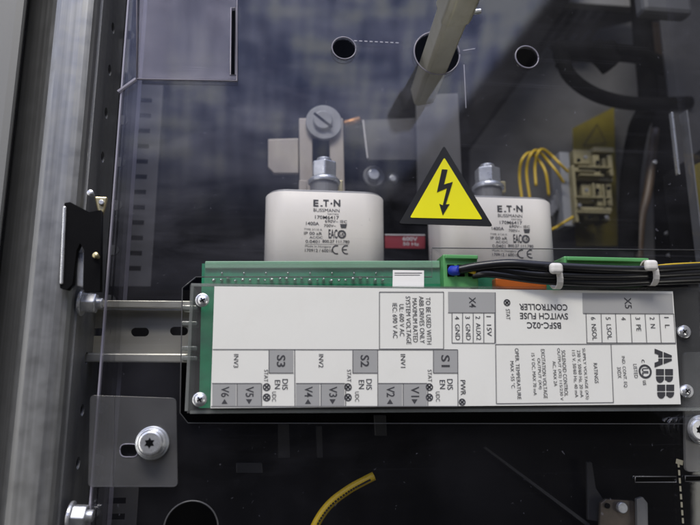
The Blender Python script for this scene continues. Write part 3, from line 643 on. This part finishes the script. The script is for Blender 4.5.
# ribbed duct, diagonal
dk = thing('cable_duct', 'black ribbed cable duct running diagonally at the top right', 'cable duct', U(560, 40, .16))
prism('duct_body', [[(560, -30), (590, -30), (470, 145), (446, 145)]], .145, .004, MATBLK, dk)
for k in range(5):
    a = 556+k*11; prism('duct_rib', [[(a+17, -6), (a+23, -6), (a-10, 42), (a-16, 42)]], .17, .006, MATBLK, dk)
tag(box('grey_box', 643, -20, 692, 12, .07, .085, mat('grey_casing', (.09, .093, .10), .5, spec=.2), bevel=.004), 'grey rounded plastic casing at the top right border', 'casing')
tag(box('top_rail', 535, -14, 645, 4, .16, .17, mat('pale_rail', (.16, .16, .155), .5)), 'pale rail running along the top border left of the grey casing', 'rail')
tag(box('wooden_strip', 655, 22, 662, 62, .15, .16, BROWN), 'narrow brown strip under the grey casing', 'strip')
rp_ = thing('right_post', 'dark steel post with bright folded edges at the right border', 'post', U(700, 200, .08))
def vbar(nm, u, v, y, w_, dpt, m_, z0, z1):
    X = U(u, v, y).x; bm = bmesh.new(); bmbox(bm, (X-w_/2, y, z0), (X+w_/2, y+dpt, z1)); return bm_obj(nm, bm, m_, rp_, bevel=.0004)
vbar('side_wall', 698, 150, .12, .045, .003, mat('post_inner_steel', (.03, .03, .032), .6, .1, var=.2), -.5, .5)
zt_, zb_ = U(672, 112, .06).z, U(680, 174, .06).z
vbar('bright_edge', 676, 142, .06, .0016, .004, ZINC, zb_, zt_); vbar('folded_edge', 692, 150, .055, .0012, .01, GALVD, -.5, zt_)
for u, v in ((655.5, 162), (668, 233), (670, 255)): disc('rivet', u, v, 2.2, .12, .003, CHROME, rp_, 16, .0003)
tag(prism('yellow_plate', [[(694, 165), (730, 150), (730, 262), (698, 262)]], .085, .0015, YCOV), 'yellow plate cut off by the right border at fuse height', 'plate')
tag(prism('sheet_bracket', [[(664, 176), (700, 150), (760, 150), (760, 262), (672, 262)]], .10, .002, BLACKST), 'black plate behind the clear sheet at the right border', 'plate')

# ---------------------------------------------------------------- lower part
t = thing('yellow_black_wire', 'thick yellow wire with black marks at the bottom centre', 'wire', U(345, 500, .05))
WP = [(308, 545, .04), (317, 522, .040), (330, 504, .040), (348, 490, .038), (364, 481, .036), (374, 476, .036)]
tube('insulation', WP, .0028, WYEL, t)
bm = bmesh.new(); P_ = catmull([U(*p) for p in WP], 14)
for i in range(10, len(P_)-8):
    if i % 2: continue
    tdir = (P_[i+1]-P_[i-1]).normalized(); side = tdir.cross(Vector((0, -1, 0))).normalized(); c = P_[i]+Vector((0, -.0030, 0))+side*.0006
    bm.faces.new([bm.verts.new(c+tdir*a+side*b+Vector((0, abs(b)*.3, 0))) for a, b in ((-.0009, -.0006), (.0006, -.0006), (.0006, .0006), (-.0009, .0006))])
print_obj('marking', bm, BLK, t)
lb = thing('latch_bracket', 'dim brownish latch bracket with a screw at the bottom right', 'bracket', U(625, 510, .05))
BRM = mat('dull_bronze', (.12, .10, .08), .45, .5, var=.3, vscale=(90, 90, 90))
prism('plate', [[(601, 503), (606, 499), (634, 501), (638, 507), (636, 560), (598, 560)]], .05, .003, BRM, lb, bevel=.0006)
disc('screw', 623, 508, 5.5, .05, .003, ZINC, lb); disc('bush', 608, 506, 2.6, .05, .0015, BLACKST, lb, 20, .0003)
prism('arm', [[(637, 499), (643, 497), (648, 503), (649, 560), (638, 560)]], .046, .003, GALVD, lb, bevel=.0006); prism('lever', [[(587, 462), (592, 462), (596, 488), (604, 500), (600, 522), (588, 520)]], .056, .003, bpy.data.materials['post_inner_steel'], lb, bevel=.0006)
for (u0, v0, u1, v1, lbv) in ((317, 425, 322, 460, 'narrow dim strip'),): pass
for pts, lbv in (([(236, 463), (262, 463), (263, 473), (236, 473)], 'small dim grey block behind the sheet, left of the yellow wire'), ([(316, 426), (322, 426), (323, 458), (317, 458)], 'narrow dim grey strip behind the sheet above the yellow wire'), ([(278, 424), (289, 424), (290, 458), (278, 458)], 'faint wide grey strip below the left part of the controller'), ([(374, 415), (386, 415), (387, 436), (375, 436)], 'faint bluish block under the middle of the controller')):
    tag(prism('metal_block', [pts], .060, .004, mat('dim_block', (.022, .023, .026), .5), bevel=.0005), lbv, 'block', 'dim blocks below the controller')
tag(prism('diagonal_strut', [[(484, 448), (486, 447), (590, 524), (588, 527)]], .058, .003, bpy.data.materials['dim_block']), 'thin dark strut slanting down to the latch bracket', 'strut')

# ---------------------------------------------------------------- clear cover sheet
YS = .010
sh = thing('protective_sheet', 'large scuffed clear plastic sheet covering the cabinet with round holes', 'sheet')
XL = (U(119, 60, YS).x+U(98, 480, YS).x)/2; XR = U(727, 170, YS).x
outer = [(XL, -.34), (XR, -.34), (XR, .34), (XL, .34)]
kp = [(139, -30), (237, -30), (237, 80.5), (137, 79)]
cut = [(196, 277), (432, 277), (432, 248), (760, 250.5), (790, 424), (188, 423), (180, 413), (182.5, 288)]
holes = [pxl(cut, YS), circ(344, 48, 11.7, YS), circ(437, 53, 22.5, YS), circ(527, 57, 11.2, YS), circ(191, 529, 27, YS), pxl(kp, YS),
         pxl(rect(635, 476.6, 676, 482.2), YS), pxl(rect(685, 476, 740, 481.4), YS)]
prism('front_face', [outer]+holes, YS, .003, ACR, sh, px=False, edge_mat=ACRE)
def inset(pts, d): 
    cx0 = sum(p[0] for p in pts)/len(pts); cy0 = sum(p[1] for p in pts)/len(pts)
    return [(a+(d if a < cx0 else -d), b+(d if b < cy0 else -d)) for a, b in pts]
prism('knockout_panel', [pxl(inset(kp, .9), YS), pxl([(231.6, 8), (235.2, 8), (235, 75), (230.8, 75)], YS)], YS, .003, ACRK, sh, px=False, edge_mat=ACRE)
bm = bmesh.new(); bmbox(bm, (XL, YS+.003, -.34), (XL+.003, YS+.040, .34)); bm_obj('side_flange', bm, ACRF, sh)
bm = bmesh.new(); bmbox(bm, (XL+.0002, YS+.0402, -.34), (XL+.0028, YS+.0408, .34)); bm_obj('flange_edge', bm, ACRE, sh)
bm = bmesh.new(); bmbox(bm, (XL-.0007, YS-.0004, -.34), (XL+.0003, YS+.0028, .34)); bm_obj('bend', bm, ACRE, sh)
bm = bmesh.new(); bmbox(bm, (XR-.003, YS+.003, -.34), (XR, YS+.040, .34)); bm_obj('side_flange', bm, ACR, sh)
bm = bmesh.new(); bmtube(bm, [U(118, 92, YS-.001), U(136, 79, YS-.001)], .0011, 8, 0); bm_obj('corner_tab', bm, ACRE, sh)
for hu, hv, hr in ((344, 48, 11.7), (437, 53, 22.5), (527, 57, 11.2), (191, 529, 27)):
    q = circ(hu, hv, hr+.2, YS-.0002, 48); bm = bmesh.new(); bmtube(bm, [(a, YS-.0002, b) for a, b in q]+[(q[0][0], YS-.0002, q[0][1])], .00045, 6, 0); bm_obj('hole_rim', bm, RIM2 if hv > 300 else RIM, sh, smooth=True)
def rim_path(nm, pts, r=.00035, m_=None):
    bm = bmesh.new(); q = [(a, YS-.0002, b) for a, b in pts]; bmtube(bm, q+[q[0]], r, 6, 0); bm_obj(nm, bm, m_ or RIM2, sh, smooth=True)
rim_path('cutout_edge', pxl(cut, YS)); rim_path('slot_edge', pxl(rect(635, 476.6, 676, 482.2), YS)); rim_path('slot_edge', pxl(rect(685, 476, 740, 481.4), YS))
rim_path('panel_edge', pxl([(137, 79), (137, -30), (237, -30), (237, 81)], YS), .0006, RIM)
rim_path('slot_edge', pxl([(231, 8), (235.8, 8), (235.6, 75), (230.2, 75)], YS), .0004, RIM)
for k in range(9):
    v = 462+k*8; bm = bmesh.new(); u = 678.4+k*.62; line(bm, u, v, u+.4, v+5.4, YS-.0003, 2.2); print_obj('score_dash', bm, DASH, sh)
bm = bmesh.new(); line(bm, 676, 461, 683, 463, YS-.0004, 5); print_obj('score_dash', bm, DASH, sh)
# white dashes scored beside the round hole
bm = bmesh.new()
SCW = mat('score_white', (.35, .35, .42), .5)
for k in range(9): line(bm, 354+k*5.2, 40.6+.25*k, 357+k*5.2, 40.8+.25*k, YS-.0003, 1.1)
print_obj('dashed_mark', bm, SCW, sh)
for q in ((463, 50.5, 475, 48.5), (464, 64.5, 466, 108)): bm = bmesh.new(); line(bm, *q, YS-.0003, .8); print_obj('scratch', bm, SCW, sh)
# bracket plates and their screws
def bracket(pts, slot, su, sv, r, label):
    b = thing('corner_bracket', label, 'bracket', U(su, sv, YS-.004), 'sheet corner brackets')
    prism('plate', [pts]+slot, YS-.004, .0025, TABM, b, bevel=.0005, edge_mat=None)
    if slot:
        for sx in (113.5,):
            bm = bmesh.new(); bmtube(bm, [U(sx+.4, 396.5, YS-.0041), U(sx-.4, 486, YS-.0041)], .00035, 6, 0); bm_obj('bend_line', bm, RIM2, b)
        q = pxl(slot[0], YS-.004); bm = bmesh.new(); bmtube(bm, [(a_, YS-.0041, b_) for a_, b_ in q]+[(q[0][0], YS-.0041, q[0][1])], .0003, 6, 0); bm_obj('slot_edge', bm, RIM, b, smooth=True)
    disc('washer', su, sv, r*1.12, YS-.0042, .0022, ZINC, b, 40); disc('split_ring', su-1, sv, r*.98, YS-.0066, .0022, CHROME, b, 40)
    h = disc('screw_head', su-2, sv, r*.82, YS-.009, .0045, CHROME, b, 40, .0012)
    c = U(su-2.6, sv, YS-.0136); bm = bmesh.new()
    for s_ in range(12):
        a0, a1 = [math.pi*2*q/12 for q in (s_, s_+1)]; r0, r1 = [(.0030 if q % 2 else .0018) for q in (s_, s_+1)]
        yy = YS-.01362; bm.faces.new([bm.verts.new(x) for x in ((c.x, yy, c.z), (c.x+r0*math.cos(a0), yy, c.z+r0*math.sin(a0)), (c.x+r1*math.cos(a1), yy, c.z+r1*math.sin(a1)))])
    print_obj('star_recess', bm, BLACKST, h); return b
def rpoly(pts, r=5, n=4):
    o = []; m_ = len(pts)
    for i in range(m_):
        p = Vector(pts[i]); a = (Vector(pts[i-1])-p).normalized()*r; b = (Vector(pts[(i+1) % m_])-p).normalized()*r
        for k in range(n+1):
            t_ = k/n; o.append(tuple((p+a)*(1-t_)**2+p*2*t_*(1-t_)+(p+b)*t_**2))
    return o
bracket(rpoly([(90, 395), (176, 398), (177.5, 487), (88, 487)], 5), [rpoly([(120, 444), (138, 444), (138, 457), (120, 457)], 6)], 152, 443, 13.8, 'grey corner bracket with a star-head screw at the lower left')
bracket(rpoly([(684, 352), (760, 352), (764, 472), (686, 472)], 5), [], 703, 430, 13.8, 'grey corner bracket cut off by the right border')

# ---------------------------------------------------------------- warning sign
ws = thing('warning_sign', 'yellow and black triangular high-voltage warning sticker on the clear sheet', 'sign', U(446, 200, YS))
prism('border', [rpoly([(444, 145.5), (493, 226.5), (399, 223.5)], 3)], YS-.0006, .0005, BLK, ws)
prism('yellow_field', [rpoly([(444.3, 157.5), (482.5, 219.3), (410, 217.6)], 2)], YS-.0010, .0004, YEL, ws)
bolt = [(235, 146), (263, 148), (245, 222), (289, 209), (254, 322), (273, 320), (239, 376), (222, 319), (239, 326), (260, 240), (210, 261)]
prism('lightning_bolt', [[(395+a/5, 140+b/5) for a, b in bolt]], YS-.0013, .0003, BLK, ws)

# ---------------------------------------------------------------- operating shaft through the large hole
ax = U(423, 94, .06); sf = thing('operating_shaft', 'square aged metal shaft coming out through the large round hole', 'shaft', ax)
def sqbar(nm, y0, y1, hw, ch, ang, m_, bevel=.0006):
    bm = bmesh.new(); pts = []
    for k in range(4):
        for s_ in (-1, 1):
            a = math.radians(ang+90*k); p = Vector((hw, s_*(hw-ch))); pts.append((p.x*math.cos(a)-p.y*math.sin(a), p.x*math.sin(a)+p.y*math.cos(a)))
    R = [[bm.verts.new((ax.x+a+(y-.062)*.055, y, ax.z+b)) for a, b in pts] for y in (y0, y1)]   # leans a little to the left towards the viewer
    for k in range(8): bm.faces.new((R[0][k], R[0][(k+1) % 8], R[1][(k+1) % 8], R[1][k]))
    bm.faces.new(R[0][::-1]); bm.faces.new(R[1]); return bm_obj(nm, bm, m_, sf, bevel=bevel)
sqbar('bar', -.047, .062, .0082, .0022, 12, OLIVE); sqbar('coupling', -.09, -.047, .0098, .003, 12, OLIVE, .001)
bm = bmesh.new(); bmcyl(bm, (ax.x+.006, -.050, ax.z-.001), (1, 0, .2), .0016, .008, 16); bm_obj('pin', bm, CHROME, sf, bevel=.0003)

# ---------------------------------------------------------------- lock plate and nuts on the post
hk = thing('hook_plate', 'black hook-shaped lock plate with silver edges beside the left post', 'lock plate', U(85, 250, -.016))
pp = [(64.5, 203), (70, 202), (89, 212), (101, 210), (100, 291), (84, 292), (83, 287), (84, 250), (80, 243), (76.5, 250), (72.5, 284), (67, 289.5), (60, 288), (59.5, 280)]
prism('plate', [pp], -.016, .005, BLACKST, hk, edge_mat=CHROME)
prism('rim', [[(62.8, 206), (65.8, 206), (62.6, 284), (59.4, 284)]], -.0172, .0045, CHROME, hk, bevel=.0006); prism('slot_edge', [[(77.5, 252), (83.5, 252), (83, 287), (77, 286)]], -.0105, .003, CHROME, hk, bevel=.0006)
def hexbolt(u, v, r, y, label, m1, m2):
    t = thing('hex_bolt', label, 'bolt', U(u, v, y), 'bolts on the left post')
    disc('washer', u, v, r*1.35, y, .0015, m1, t); c = disc('head', u, v, r, y-.0015, .006, m2, t, 6, .0006); return t
def side_nut(u, v, y, r, ln_, label, m_):
    t = thing('hex_nut', label, 'nut', U(u, v, y), 'nuts on the left post'); c = U(u, v, y)
    bm = bmesh.new(); bmcyl(bm, c, (1, 0, -.06), r, ln_, 6); bm_obj('nut_body', bm, m_, t, bevel=.0006)
    bm = bmesh.new(); bmcyl(bm, c-Vector((ln_*.62, 0, 0)), (1, 0, -.06), r*1.25, ln_*.22, 28); bm_obj('washer', bm, m_, t, bevel=.0004)
    bm = bmesh.new(); bmcyl(bm, c+Vector((ln_*.7, 0, 0)), (1, 0, -.06), r*.5, ln_*.5, 20); bm_obj('stud', bm, m_, t, bevel=.0004)
side_nut(90, 303, .004, .0062, .0075, 'shiny hexagon nut on the post just under the black hook plate', CHROME)
side_nut(80, 516, .004, .0064, .0075, 'shiny hexagon nut at the very bottom of the left post', CHROME)
tf = thing('cage_fitting', 'small yellowish metal fitting above the black hook plate', 'fitting', U(100, 203, .005))
prism('cage', [[(94, 196), (107, 196.5), (104, 209), (101, 217), (97, 209)]], .004, .004, YZINC, tf, bevel=.0008); disc('stud', 101, 202, 2.6, .004, .002, CHROME, tf, 20, .0003)
hexbolt(95.3, 255, 2.2, -.0165, 'tiny brass bolt in the middle of the black hook plate', YZINC, YZINC)
hexbolt(90, 192.5, 2.4, -.014, 'tiny silver bolt just above the black hook plate', CHROME, CHROME)
